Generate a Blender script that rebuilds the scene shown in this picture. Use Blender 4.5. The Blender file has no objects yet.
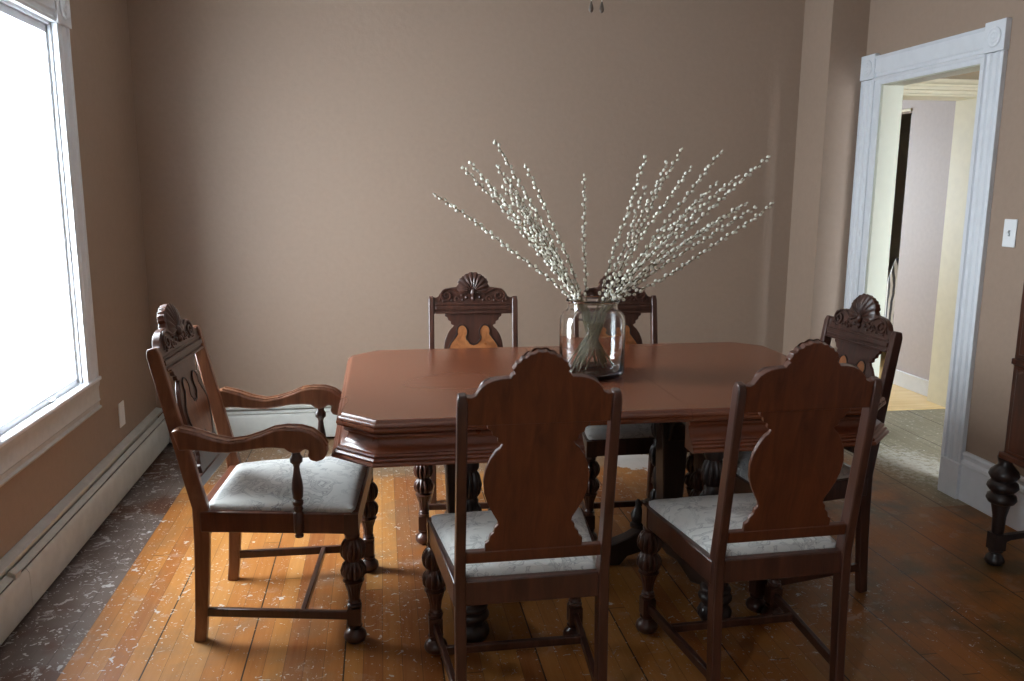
import bpy, bmesh, math, random
from mathutils import Vector, Matrix
PI = math.pi
S = bpy.context.scene
COL = S.collection
random.seed(7)

# ------------------------------------------------------------------ camera
F_PX, PITCH, YAW, ROLL = 833.96, 0.17943, 0.15561, 0.00552
CAM_H = 1.43
cam_d = bpy.data.cameras.new('camera')
cam_d.sensor_width = 36.0
cam_d.lens = F_PX / 1024 * 36.0
cam = bpy.data.objects.new('camera', cam_d)
COL.objects.link(cam)
cp, sp, cy, sy = math.cos(PITCH), math.sin(PITCH), math.cos(YAW), math.sin(YAW)
fw = Vector((sy * cp, cy * cp, -sp))
rt = Vector((cy, -sy, 0))
up = rt.cross(fw)
r2 = math.cos(ROLL) * rt + math.sin(ROLL) * up
u2 = -math.sin(ROLL) * rt + math.cos(ROLL) * up
m = Matrix((r2, u2, -fw)).transposed().to_4x4()
m.translation = Vector((0, 0, CAM_H))
cam.matrix_world = m
S.camera = cam

# ------------------------------------------------------------------ world, exposure
S.view_settings.view_transform = 'Standard'
S.view_settings.look = 'None'
S.view_settings.exposure = 2.84
S.view_settings.gamma = 1.0
S.view_settings.use_curve_mapping = False
W = bpy.data.worlds.new('overcast_sky')
S.world = W
W.use_nodes = True
wn = W.node_tree.nodes
wl = W.node_tree.links
bgn = wn['Background']
SKY = 6.0
tcw = wn.new('ShaderNodeTexCoord')
spw = wn.new('ShaderNodeSeparateXYZ')
rmp = wn.new('ShaderNodeValToRGB')
wl.new(tcw.outputs['Generated'], spw.inputs[0])
mrw = wn.new('ShaderNodeMapRange')
mrw.inputs['From Min'].default_value = -0.3
mrw.inputs['From Max'].default_value = 0.6
wl.new(spw.outputs['Z'], mrw.inputs['Value'])
wl.new(mrw.outputs['Result'], rmp.inputs['Fac'])
rmp.color_ramp.elements[0].color = (0.58, 0.65, 0.72, 1)
rmp.color_ramp.elements[1].color = (0.87, 0.94, 1.0, 1)
wl.new(rmp.outputs['Color'], bgn.inputs['Color'])
bgn.inputs['Strength'].default_value = SKY


def daylight_portal(name, loc, rot, sx, sz):
    l = bpy.data.lights.new(name, 'AREA')
    l.shape = 'RECTANGLE'
    l.size = sx
    l.size_y = sz
    l.cycles.is_portal = True
    o = bpy.data.objects.new(name, l)
    o.location = loc
    o.rotation_euler = rot
    COL.objects.link(o)
    return o


# portals emit along their local -Z
daylight_portal('window_daylight', (-1.36, -0.74, 1.335), (0, -PI / 2, 0), 1.47, 0.46)  # sky portal of the added fill window
daylight_portal('window_daylight', (-1.36, 3.285, 1.335), (0, -PI / 2, 0), 1.47, 0.84)
daylight_portal('window_daylight', (3.35, 1.05, 1.25), (PI / 2, 0, 0), 1.10, 1.90)  # sky portal of the added hall window
daylight_portal('window_daylight', (2.70, 8.10, 1.35), (-PI / 2, 0, 0), 1.0, 1.40)


# ------------------------------------------------------------------ mesh helpers
class MB:
    def __init__(s):
        s.v = []
        s.f = []

    def add(s, v, f):
        n = len(s.v)
        s.v += [Vector(p) for p in v]
        s.f += [[i + n for i in q] for q in f]
        return s

    def box(s, a, b):
        x0, y0, z0 = a
        x1, y1, z1 = b
        v = [(x0, y0, z0), (x1, y0, z0), (x1, y1, z0), (x0, y1, z0), (x0, y0, z1), (x1, y0, z1), (x1, y1, z1), (x0, y1, z1)]
        return s.add(v, [(0, 3, 2, 1), (4, 5, 6, 7), (0, 1, 5, 4), (1, 2, 6, 5), (2, 3, 7, 6), (3, 0, 4, 7)])

    def prism(s, poly, o, u, w, n, t):
        """extrude the 2-D outline poly (in axes u, w at origin o) by t along n"""
        o, u, w, n = map(Vector, (o, u, w, n))
        k = len(poly)
        v = [o + u * a + w * b for a, b in poly] + [o + u * a + w * b + n * t for a, b in poly]
        area = sum(poly[i][0] * poly[(i + 1) % k][1] - poly[(i + 1) % k][0] * poly[i][1] for i in range(k))
        flip = (area > 0) == (u.cross(w).dot(n) * t > 0)
        f = [list(range(k)), [k + i for i in reversed(range(k))]]
        f += [[(i + 1) % k, i, k + i, k + (i + 1) % k] for i in range(k)]
        if flip:
            f = [list(reversed(q)) for q in f]
        return s.add(v, f)

    def lathe(s, prof, o=(0, 0, 0), seg=24, lobes=None):
        """prof: list of (z, r) or (z, r, depth) ; lobes n = number of gadroons"""
        o = Vector(o)
        v = []
        for p in prof:
            z, r = p[0], p[1]
            d = p[2] if len(p) > 2 else 0
            for i in range(seg):
                a = 2 * PI * i / seg
                rr = r
                if d and lobes:
                    rr = r * (1 - d * (1 - abs(math.sin(a * lobes / 2)) ** 0.6))
                v.append(o + Vector((rr * math.cos(a), rr * math.sin(a), z)))
        f = []
        k = len(prof)
        for j in range(k - 1):
            for i in range(seg):
                i2 = (i + 1) % seg
                f.append((j * seg + i, j * seg + i2, (j + 1) * seg + i2, (j + 1) * seg + i))
        f.append(tuple(reversed(range(seg))))
        f.append(tuple((k - 1) * seg + i for i in range(seg)))
        return s.add(v, f)

    def sweep(s, path, sect, side=(1, 0, 0)):
        """rect section sweep: sect = list of (half width along side, half thickness)"""
        side = Vector(side).normalized()
        P = [Vector(p) for p in path]
        v = []
        for i, p in enumerate(P):
            t = (P[min(i + 1, len(P) - 1)] - P[max(i - 1, 0)]).normalized()
            n = side.cross(t).normalized()
            a, b = sect[i] if isinstance(sect, list) else sect
            v += [p - side * a - n * b, p + side * a - n * b, p + side * a + n * b, p - side * a + n * b]
        f = [(3, 2, 1, 0)]
        for i in range(len(P) - 1):
            for j in range(4):
                j2 = (j + 1) % 4
                f.append((i * 4 + j, i * 4 + j2, i * 4 + 4 + j2, i * 4 + 4 + j))
        k = (len(P) - 1) * 4
        f.append((k, k + 1, k + 2, k + 3))
        return s.add(v, f)

    def tube(s, path, r, seg=8):
        P = [Vector(p) for p in path]
        v = []
        ref = Vector((0.13, 0.97, 0.21)).normalized()
        for i, p in enumerate(P):
            t = (P[min(i + 1, len(P) - 1)] - P[max(i - 1, 0)])
            t = t.normalized() if t.length > 1e-9 else Vector((0, 0, 1))
            a = t.cross(ref)
            if a.length < 1e-3:
                a = t.cross(Vector((1, 0, 0)))
            a.normalize()
            b = t.cross(a)
            rr = r[i] if isinstance(r, list) else r
            for j in range(seg):
                q = 2 * PI * j / seg
                v.append(p + a * rr * math.cos(q) + b * rr * math.sin(q))
        f = []
        for i in range(len(P) - 1):
            for j in range(seg):
                j2 = (j + 1) % seg
                f.append((i * seg + j, i * seg + j2, (i + 1) * seg + j2, (i + 1) * seg + j))
        f.append(tuple(reversed(range(seg))))
        k = (len(P) - 1) * seg
        f.append(tuple(k + j for j in range(seg)))
        return s.add(v, f)

    def ellipsoid(s, o, ax, r, l, seg=6, rings=4):
        ax = Vector(ax).normalized()
        a = ax.cross(Vector((0.3, 0.8, 0.5)))
        a.normalize()
        b = ax.cross(a)
        o = Vector(o)
        v = [o - ax * l]
        for i in range(1, rings):
            q = PI * i / rings
            for j in range(seg):
                w = 2 * PI * j / seg
                v.append(o - ax * l * math.cos(q) + (a * math.cos(w) + b * math.sin(w)) * r * math.sin(q))
        v.append(o + ax * l)
        f = []
        for j in range(seg):
            j2 = (j + 1) % seg
            f.append((0, 1 + j2, 1 + j))
            for i in range(rings - 2):
                f.append((1 + i * seg + j, 1 + i * seg + j2, 1 + (i + 1) * seg + j2, 1 + (i + 1) * seg + j))
            k = 1 + (rings - 2) * seg
            f.append((k + j, k + j2, len(v) - 1))
        return s.add(v, f)

    def profile_path(s, path, prof, closed=False, z0=0):
        """sweep a closed (d, z) profile along a plan polyline; d is positive to the right of travel"""
        n = len(path)
        P = [Vector((p[0], p[1])) for p in path]
        rings = []
        for i in range(n):
            dirs = []
            if closed or i > 0:
                dirs.append((P[i] - P[i - 1]).normalized())
            if closed or i < n - 1:
                dirs.append((P[(i + 1) % n] - P[i]).normalized())
            ns = [Vector((d.y, -d.x)) for d in dirs]
            if len(ns) == 2:
                b = (ns[0] + ns[1]).normalized()
                b = b / max(0.2, b.dot(ns[0]))
            else:
                b = ns[0]
            rings.append([(P[i].x + b.x * d, P[i].y + b.y * d, z0 + z) for d, z in prof])
        k = len(prof)
        v = [q for r in rings for q in r]
        f = []
        for i in range(n if closed else n - 1):
            i2 = (i + 1) % n
            for j in range(k):
                j2 = (j + 1) % k
                f.append((i * k + j, i2 * k + j, i2 * k + j2, i * k + j2))
        if not closed:
            f.append(tuple(range(k)))
            f.append(tuple((n - 1) * k + j for j in reversed(range(k))))
        return s.add(v, f)

    def xf(s, M):
        s.v = [M @ p for p in s.v]
        return s

    def build(s, name, mat, parent=None, bevel=0, smooth=True, angle=35, seg=2, label=None, subsurf=0):
        me = bpy.data.meshes.new(name)
        me.from_pydata([tuple(p) for p in s.v], [], s.f)
        bm = bmesh.new()
        bm.from_mesh(me)
        bmesh.ops.recalc_face_normals(bm, faces=bm.faces)
        bm.to_mesh(me)
        bm.free()
        me.materials.append(mat)
        if smooth:
            me.shade_smooth()
            me.set_sharp_from_angle(angle=math.radians(angle))
        o = bpy.data.objects.new(name, me)
        COL.objects.link(o)
        if parent:
            o.parent = parent
        if bevel:
            b = o.modifiers.new('bevel', 'BEVEL')
            b.width = bevel
            b.segments = seg
            b.limit_method = 'ANGLE'
            b.angle_limit = math.radians(40)
        if subsurf:
            b = o.modifiers.new('sub', 'SUBSURF')
            b.levels = b.render_levels = subsurf
        if label:
            o['label'] = label
        return o


def tag(o, label, cat, group=None, kind=None):
    o['label'] = label
    o['category'] = cat
    if group:
        o['group'] = group
    if kind:
        o['kind'] = kind
    return o


def thing(name, label, cat, loc=(0, 0, 0), rz=0, group=None):
    o = bpy.data.objects.new(name, None)
    o.empty_display_size = 0.1
    COL.objects.link(o)
    o.location = loc
    o.rotation_euler = (0, 0, rz)
    return tag(o, label, cat, group)


def struct(o):
    o['kind'] = 'structure'
    return o


def copy_tree(o, parent=None):
    c = o.copy()
    COL.objects.link(c)
    c.parent = parent
    for ch in list(o.children):
        copy_tree(ch, c)
    return c


# ------------------------------------------------------------------ materials
def mat_new(name):
    mt = bpy.data.materials.new(name)
    mt.use_nodes = True
    nt = mt.node_tree
    return mt, nt, nt.nodes, nt.links, nt.nodes['Principled BSDF']


def simple(name, col, rough=0.5, metal=0, bump=0, scale=60, var=0.0, spec=0.5, coat=0):
    mt, nt, N, L, B = mat_new(name)
    B.inputs['Roughness'].default_value = rough
    B.inputs['Metallic'].default_value = metal
    B.inputs['Specular IOR Level'].default_value = spec
    B.inputs['Coat Weight'].default_value = coat
    B.inputs['Coat Roughness'].default_value = 0.15
    tc = N.new('ShaderNodeTexCoord')
    no = N.new('ShaderNodeTexNoise')
    no.inputs['Scale'].default_value = scale
    no.inputs['Detail'].default_value = 4
    L.new(tc.outputs['Object'], no.inputs['Vector'])
    rp = N.new('ShaderNodeValToRGB')
    rp.color_ramp.elements[0].position = 0.3
    rp.color_ramp.elements[1].position = 0.7
    rp.color_ramp.elements[0].color = (*[c * (1 - var) for c in col], 1)
    rp.color_ramp.elements[1].color = (*[min(1, c * (1 + var)) for c in col], 1)
    L.new(no.outputs['Fac'], rp.inputs['Fac'])
    L.new(rp.outputs['Color'], B.inputs['Base Color'])
    if bump:
        bp = N.new('ShaderNodeBump')
        bp.inputs['Strength'].default_value = bump
        bp.inputs['Distance'].default_value = 0.004
        L.new(no.outputs['Fac'], bp.inputs['Height'])
        L.new(bp.outputs['Normal'], B.inputs['Normal'])
    return mt


def wood(name, c1, c2, rough=0.3, scale=(14, 14, 1.6), coat=0.25, wear=None, spec=0.5, bump=.12):
    mt, nt, N, L, B = mat_new(name)
    B.inputs['Coat Weight'].default_value = coat
    B.inputs['Coat Roughness'].default_value = 0.2
    B.inputs['Specular IOR Level'].default_value = spec
    tc = N.new('ShaderNodeTexCoord')
    mp = N.new('ShaderNodeMapping')
    mp.inputs['Scale'].default_value = scale
    L.new(tc.outputs['Object'], mp.inputs['Vector'])
    no = N.new('ShaderNodeTexNoise')
    no.inputs['Scale'].default_value = 2.2
    no.inputs['Detail'].default_value = 8 if bump > 0 else 2
    no.inputs['Roughness'].default_value = 0.62
    no.inputs['Distortion'].default_value = 0.8 if bump > .05 else 0.15
    L.new(mp.outputs['Vector'], no.inputs['Vector'])
    rp = N.new('ShaderNodeValToRGB')
    rp.color_ramp.elements[0].position = 0.32
    rp.color_ramp.elements[1].position = 0.70
    rp.color_ramp.elements[0].color = (*c1, 1)
    rp.color_ramp.elements[1].color = (*c2, 1)
    L.new(no.outputs['Fac'], rp.inputs['Fac'])
    out = rp.outputs['Color']
    n2 = N.new('ShaderNodeTexNoise')
    n2.inputs['Scale'].default_value = 9 if bump > 0 else 1.8
    n2.inputs['Detail'].default_value = 5 if bump > 0 else 0
    L.new(tc.outputs['Object'], n2.inputs['Vector'])
    if wear:
        r2_ = N.new('ShaderNodeValToRGB')
        r2_.color_ramp.elements[0].position = 0.60
        r2_.color_ramp.elements[1].position = 0.74
        L.new(n2.outputs['Fac'], r2_.inputs['Fac'])
        mx = N.new('ShaderNodeMixRGB')
        mx.inputs['Color2'].default_value = (*wear, 1)
        L.new(r2_.outputs['Color'], mx.inputs['Fac'])
        L.new(out, mx.inputs['Color1'])
        out = mx.outputs['Color']
    L.new(out, B.inputs['Base Color'])
    mr = N.new('ShaderNodeMapRange')
    mr.inputs['To Min'].default_value = rough * (0.8 if bump > 0 else .85)
    mr.inputs['To Max'].default_value = rough * (1.35 if bump > 0 else 1.25)
    L.new(n2.outputs['Fac'], mr.inputs['Value'])
    L.new(mr.outputs['Result'], B.inputs['Roughness'])
    bp = N.new('ShaderNodeBump')
    bp.inputs['Strength'].default_value = bump
    bp.inputs['Distance'].default_value = 0.001
    L.new(no.outputs['Fac'], bp.inputs['Height'])
    L.new(bp.outputs['Normal'], B.inputs['Normal'])
    return mt


M_WALL = simple('taupe_wall_paint', (0.310, 0.224, 0.168), 0.55, bump=0.25, scale=35, var=0.03, spec=0.3)
M_CEIL = simple('ceiling_paint', (0.80, 0.79, 0.76), 0.8, bump=0.1, scale=30, var=0.02)
M_TRIM = simple('white_gloss_trim', (0.66, 0.68, 0.71), 0.35, bump=0.06, scale=20, var=0.03)
M_SILL = simple('weathered_sill_paint', (0.47, 0.46, 0.44), 0.45, bump=0.1, scale=30, var=0.06)
M_CREAM = simple('cream_trim_paint', (0.70, 0.66, 0.50), 0.45, bump=0.06, scale=20, var=0.03)
M_HALL = simple('tan_hall_paint', (0.34, 0.275, 0.18), 0.6, bump=0.1, scale=30, var=0.03)
M_LAV = simple('pale_room_paint', (0.44, 0.39, 0.385), 0.6, bump=0.1, scale=30, var=0.03)
M_DARKROOM = simple('dim_room_paint', (0.45, 0.42, 0.36), 0.8, scale=10, var=0.1)
M_HEAT = simple('heater_enamel', (0.50, 0.50, 0.46), 0.38, bump=0.08, scale=18, var=0.08)
M_HEATIN = simple('heater_inner_metal', (0.10, 0.10, 0.09), 0.5, scale=40, var=0.2)
M_PLATE = simple('white_plastic', (0.78, 0.79, 0.80), 0.3, scale=10, var=0.01)
M_BLACK = simple('black_slot', (0.02, 0.02, 0.02), 0.5)
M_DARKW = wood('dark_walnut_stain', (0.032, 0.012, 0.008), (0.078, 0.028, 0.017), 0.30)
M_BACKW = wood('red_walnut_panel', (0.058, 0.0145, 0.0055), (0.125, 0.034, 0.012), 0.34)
M_ARMW = wood('lit_worn_walnut', (0.12, 0.040, 0.018), (0.26, 0.105, 0.048), 0.30, wear=(0.24, 0.11, 0.055))  # the light falling on the armchair is put into this lighter wood colour
M_TOPW = wood('mahogany_top', (0.150, 0.042, 0.017), (0.188, 0.058, 0.025), 0.25, scale=(.9, 14, 12), coat=0.35, bump=.0)
M_APRW = wood('mahogany_apron', (0.13, 0.032, 0.011), (0.22, 0.060, 0.022), 0.28, scale=(1.6, 8, 12), coat=0.3)
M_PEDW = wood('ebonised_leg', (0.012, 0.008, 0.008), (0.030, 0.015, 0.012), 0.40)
M_BURL = wood('orange_burl_veneer', (0.20, 0.065, 0.02), (0.42, 0.16, 0.055), 0.28, scale=(14, 14, 12))
M_CABW = wood('cabinet_mahogany', (0.050, 0.012, 0.005), (0.13, 0.032, 0.013), 0.28)


def damask():
    mt, nt, N, L, B = mat_new('damask_upholstery')
    B.inputs['Roughness'].default_value = 0.62
    B.inputs['Sheen Weight'].default_value = 0.3
    tc = N.new('ShaderNodeTexCoord')
    n1 = N.new('ShaderNodeTexNoise')
    n1.inputs['Scale'].default_value = 13
    n1.inputs['Detail'].default_value = 2.5
    n1.inputs['Distortion'].default_value = 1.6
    L.new(tc.outputs['Object'], n1.inputs['Vector'])
    # thin contour lines of the noise read as leaf outlines
    rp = N.new('ShaderNodeValToRGB')
    cr = rp.color_ramp
    cr.elements[0].position = 0.40
    cr.elements[0].color = (0, 0, 0, 1)
    cr.elements[1].position = 0.62
    cr.elements[1].color = (0, 0, 0, 1)
    for p, c in ((0.465, 0.0), (0.48, 1.0), (0.50, 0.25), (0.545, 0.35), (0.56, 1.0), (0.575, 0.0)):
        e = cr.elements.new(p)
        e.color = (c, c, c, 1)
    L.new(n1.outputs['Fac'], rp.inputs['Fac'])
    n3 = N.new('ShaderNodeTexNoise')
    n3.inputs['Scale'].default_value = 6
    L.new(tc.outputs['Object'], n3.inputs['Vector'])
    r3 = N.new('ShaderNodeValToRGB')
    r3.color_ramp.elements[0].position = 0.34
    r3.color_ramp.elements[1].position = 0.50
    L.new(n3.outputs['Fac'], r3.inputs['Fac'])
    mu = N.new('ShaderNodeMath')
    mu.operation = 'MULTIPLY'
    L.new(rp.outputs['Color'], mu.inputs[0])
    L.new(r3.outputs['Color'], mu.inputs[1])
    mx = N.new('ShaderNodeMixRGB')
    mx.inputs['Color1'].default_value = (0.60, 0.60, 0.57, 1)
    mx.inputs['Color2'].default_value = (0.24, 0.245, 0.25, 1)
    L.new(mu.outputs[0], mx.inputs['Fac'])
    L.new(mx.outputs['Color'], B.inputs['Base Color'])
    wv = N.new('ShaderNodeTexNoise')
    wv.inputs['Scale'].default_value = 240
    L.new(tc.outputs['Object'], wv.inputs['Vector'])
    bp = N.new('ShaderNodeBump')
    bp.inputs['Strength'].default_value = 0.2
    bp.inputs['Distance'].default_value = 0.002
    L.new(wv.outputs['Fac'], bp.inputs['Height'])
    L.new(bp.outputs['Normal'], B.inputs['Normal'])
    return mt


M_SEAT = damask()


def glass(name, tint=(1, 1, 1), thin=True, ior=1.45):
    mt = bpy.data.materials.new(name)
    mt.use_nodes = True
    nt = mt.node_tree
    N, L = nt.nodes, nt.links
    N.remove(N['Principled BSDF'])
    out = N['Material Output']
    tr = N.new('ShaderNodeBsdfTransparent')
    tr.inputs['Color'].default_value = (*tint, 1)
    gl = N.new('ShaderNodeBsdfGlossy')
    gl.inputs['Roughness'].default_value = 0.02
    fr = N.new('ShaderNodeFresnel')
    fr.inputs['IOR'].default_value = ior
    mx = N.new('ShaderNodeMixShader')
    ge = N.new('ShaderNodeNewGeometry')          # reflect on the outer side only, as real thin glass does
    inv = N.new('ShaderNodeMath')
    inv.operation = 'SUBTRACT'
    inv.inputs[0].default_value = 1.0
    L.new(ge.outputs['Backfacing'], inv.inputs[1])
    mul = N.new('ShaderNodeMath')
    mul.operation = 'MULTIPLY'
    L.new(fr.outputs[0], mul.inputs[0])
    L.new(inv.outputs[0], mul.inputs[1])
    L.new(mul.outputs[0], mx.inputs[0])
    L.new(tr.outputs[0], mx.inputs[1])
    L.new(gl.outputs[0], mx.inputs[2])
    L.new(mx.outputs[0], out.inputs['Surface'])
    return mt


M_PANE = glass('window_glass', (0.97, 0.98, 0.98))
M_JAR, _nt, _N, _L, _B = mat_new('clear_jar_glass')
_B.inputs['Base Color'].default_value = (.99, 1, .995, 1)
_B.inputs['Transmission Weight'].default_value = 1
_B.inputs['Roughness'].default_value = .0
_B.inputs['IOR'].default_value = 1.48


def floor_mat():
    mt, nt, N, L, B = mat_new('paint_splashed_pine_boards')
    tc = N.new('ShaderNodeTexCoord')
    sx = N.new('ShaderNodeSeparateXYZ')
    L.new(tc.outputs['Object'], sx.inputs[0])
    X, Y = sx.outputs['X'], sx.outputs['Y']

    def mth(op, a, b=None, c=None):
        n = N.new('ShaderNodeMath')
        n.operation = op
        for i, q in enumerate((a, b, c)):
            if q is None:
                continue
            if isinstance(q, (int, float)):
                n.inputs[i].default_value = q
            else:
                L.new(q, n.inputs[i])
        return n.outputs[0]

    def ramp(v, stops):
        r = N.new('ShaderNodeValToRGB')
        e = r.color_ramp.elements
        e[0].position = stops[0][0]
        e[0].color = (*stops[0][1], 1) if not isinstance(stops[0][1], (int, float)) else (stops[0][1],) * 3 + (1,)
        e[1].position = stops[-1][0]
        e[1].color = (*stops[-1][1], 1) if not isinstance(stops[-1][1], (int, float)) else (stops[-1][1],) * 3 + (1,)
        for p, c in stops[1:-1]:
            q = e.new(p)
            q.color = (*c, 1) if not isinstance(c, (int, float)) else (c, c, c, 1)
        L.new(v, r.inputs['Fac'])
        return r.outputs['Color']

    def mix(f, a, b, mode='MIX'):
        n = N.new('ShaderNodeMixRGB')
        n.blend_type = mode
        for k, q in (('Fac', f), ('Color1', a), ('Color2', b)):
            if isinstance(q, (int, float)):
                n.inputs[k].default_value = q
            elif isinstance(q, tuple):
                n.inputs[k].default_value = (*q, 1)
            else:
                L.new(q, n.inputs[k])
        return n.outputs['Color']

    def noise(scale, detail=3, vec=None, rough=0.5, dist=0):
        n = N.new('ShaderNodeTexNoise')
        n.inputs['Scale'].default_value = scale
        n.inputs['Detail'].default_value = detail
        n.inputs['Roughness'].default_value = rough
        n.inputs['Distortion'].default_value = dist
        L.new(vec if vec else tc.outputs['Object'], n.inputs['Vector'])
        return n.outputs['Fac']

    BW = 0.0594
    u = mth('DIVIDE', mth('ADD', X, 0.9735), BW)
    idx = mth('FLOOR', u)
    fr = mth('SUBTRACT', u, idx)
    # random per board, and board ends
    wn1 = N.new('ShaderNodeTexWhiteNoise')
    wn1.noise_dimensions = '1D'
    L.new(idx, wn1.inputs['W'])
    v = mth('DIVIDE', mth('ADD', Y, mth('MULTIPLY', wn1.outputs['Value'], 9.0)), 2.3)
    vid = mth('FLOOR', v)
    vf = mth('SUBTRACT', v, vid)
    cmb = N.new('ShaderNodeCombineXYZ')
    L.new(idx, cmb.inputs[0])
    L.new(vid, cmb.inputs[1])
    wn2 = N.new('ShaderNodeTexWhiteNoise')
    wn2.noise_dimensions = '2D'
    L.new(cmb.outputs[0], wn2.inputs['Vector'])
    rnd = wn2.outputs['Value']
    # grain along Y
    mp = N.new('ShaderNodeMapping')
    mp.inputs['Scale'].default_value = (28, 1.6, 1)
    L.new(tc.outputs['Object'], mp.inputs['Vector'])
    grain = noise(2.0, 6, mp.outputs['Vector'], 0.6, 0.6)
    base = ramp(rnd, [(0.0, (0.240, 0.066, 0.012)), (0.35, (0.35, 0.120, 0.022)), (0.7, (0.43, 0.175, 0.036)), (1.0, (0.49, 0.225, 0.062))])
    base = mix(0.30, base, ramp(grain, [(0.3, (0.17, 0.062, 0.020)), (0.7, (0.38, 0.19, 0.075))]))
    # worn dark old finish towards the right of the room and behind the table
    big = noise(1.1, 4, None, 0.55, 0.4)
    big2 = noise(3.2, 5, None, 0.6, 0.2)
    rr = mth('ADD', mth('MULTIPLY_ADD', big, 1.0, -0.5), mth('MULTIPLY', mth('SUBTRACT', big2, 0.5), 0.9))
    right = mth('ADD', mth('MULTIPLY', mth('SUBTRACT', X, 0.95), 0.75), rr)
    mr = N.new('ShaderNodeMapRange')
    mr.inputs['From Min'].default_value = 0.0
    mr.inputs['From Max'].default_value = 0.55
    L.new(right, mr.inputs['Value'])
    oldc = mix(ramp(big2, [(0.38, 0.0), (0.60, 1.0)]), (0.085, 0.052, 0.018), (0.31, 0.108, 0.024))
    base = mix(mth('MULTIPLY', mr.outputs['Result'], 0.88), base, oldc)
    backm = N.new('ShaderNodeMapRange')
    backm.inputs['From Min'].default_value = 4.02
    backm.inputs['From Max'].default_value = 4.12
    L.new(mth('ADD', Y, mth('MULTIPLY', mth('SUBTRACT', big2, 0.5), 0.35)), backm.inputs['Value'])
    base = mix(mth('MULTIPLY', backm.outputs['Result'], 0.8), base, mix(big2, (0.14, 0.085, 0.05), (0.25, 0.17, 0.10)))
    # grey dust patches and stains over the bare boards
    st = ramp(noise(2.3, 5, None, 0.6, 1.0), [(0.50, 0.0), (0.66, 1.0)])
    base = mix(mth('MULTIPLY', mth('MULTIPLY', st, 0.40), mth('LESS_THAN', X, 1.2)), base, (0.15, 0.115, 0.075))
    # dark painted border strip by the left wall
    bord = mth('LESS_THAN', X, -0.9735)
    bcol = mix(noise(4, 5, None, .6, .5), (0.075, 0.050, 0.040), (0.215, 0.172, 0.150))
    bcol = mix(ramp(noise(3.0, 3), [(0.52, 0.0), (0.62, 1.0)]), bcol, (0.105, 0.048, 0.028))
    base = mix(bord, base, bcol)
    # dusty hall floor
    hall = N.new('ShaderNodeMapRange')
    hall.inputs['From Min'].default_value = 2.40
    hall.inputs['From Max'].default_value = 2.68
    L.new(mth('ADD', X, mth('MULTIPLY', mth('SUBTRACT', big2, 0.5), 0.3)), hall.inputs['Value'])
    hm = mth('MULTIPLY', hall.outputs['Result'], mth('GREATER_THAN', Y, 3.3))
    hcol = mix(grain, (0.16, 0.14, 0.09), (0.36, 0.33, 0.25))
    base = mix(hm, base, hcol)
    # gaps between boards; every fourth gap stands open
    e0 = mth('MINIMUM', fr, mth('SUBTRACT', 1.0, fr))
    wide = mth('LESS_THAN', mth('FRACT', mth('DIVIDE', mth('ADD', idx, 1.5), 5.0)), 0.19)
    w4 = mth('MULTIPLY', wide, mth('LESS_THAN', fr, 0.075))
    gap = mth('MAXIMUM', mth('LESS_THAN', e0, 0.014), w4)
    endg = mth('LESS_THAN', mth('MINIMUM', vf, mth('SUBTRACT', 1.0, vf)), 0.0012)
    gap = mth('MAXIMUM', gap, endg)
    gap = mth('MULTIPLY', gap, mth('SUBTRACT', 1.0, mth('MULTIPLY', bord, 0.7)))
    base = mix(mth('MULTIPLY', mth('MULTIPLY_ADD', w4, 0.4, 0.58), gap), base, (0.030, 0.014, 0.007))
    # paint splashes: round specks, streaks and blots
    dens = mth('ADD', noise(0.9, 2), mth('ADD', mth('MULTIPLY', bord, 0.10), mth('MULTIPLY', backm.outputs['Result'], 0.10)))
    dm = N.new('ShaderNodeMapRange')
    dm.inputs['From Min'].default_value = 0.38
    dm.inputs['From Max'].default_value = 0.62
    L.new(dens, dm.inputs['Value'])
    lx = N.new('ShaderNodeMapRange')          # fewer splashes to the right
    lx.inputs['From Min'].default_value = 2.4
    lx.inputs['From Max'].default_value = 0.7
    lx.inputs['To Min'].default_value = 0.25
    L.new(X, lx.inputs['Value'])
    dd = mth('MULTIPLY', mth('MULTIPLY_ADD', dm.outputs['Result'], 0.7, 0.3), lx.outputs['Result'])
    warp = N.new('ShaderNodeTexNoise')
    warp.inputs['Scale'].default_value = 22
    warp.inputs['Detail'].default_value = 3
    L.new(tc.outputs['Object'], warp.inputs['Vector'])
    wv = N.new('ShaderNodeVectorMath')
    wv.operation = 'MULTIPLY_ADD'
    L.new(warp.outputs['Color'], wv.inputs[0])
    wv.inputs[1].default_value = (0.09, 0.09, 0)
    L.new(tc.outputs['Object'], wv.inputs[2])
    splash = None
    for sc, size, ani in ((34, 0.15, (1, 1, 1)), (13, 0.095, (1, 1.4, 1)), (15, 0.09, (0.45, 2.2, 1)), (70, 0.20, (1, 1, 1)), (6, 0.05, (1.6, 0.7, 1))):
        mpp = N.new('ShaderNodeMapping')
        mpp.inputs['Scale'].default_value = ani
        mpp.inputs['Rotation'].default_value = (0, 0, sc * 0.7)
        L.new(wv.outputs[0], mpp.inputs['Vector'])
        vo = N.new('ShaderNodeTexVoronoi')
        vo.voronoi_dimensions = '2D'
        vo.inputs['Scale'].default_value = sc
        L.new(mpp.outputs['Vector'], vo.inputs['Vector'])
        sc_ = N.new('ShaderNodeSeparateXYZ')
        L.new(vo.outputs['Color'], sc_.inputs[0])
        th = mth('MULTIPLY', mth('MULTIPLY', mth('POWER', sc_.outputs['X'], 3.0), size * 1.9), dd)
        sp_ = mth('MULTIPLY', mth('LESS_THAN', vo.outputs['Distance'], th), mth('GREATER_THAN', sc_.outputs['Y'], 0.5))
        splash = sp_ if splash is None else mth('MAXIMUM', splash, sp_)
    smear = ramp(noise(9, 6, wv.outputs[0], 0.68, 0.9), [(0.585, 0.0), (0.64, 1.0)])
    mps = N.new('ShaderNodeMapping')
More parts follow.
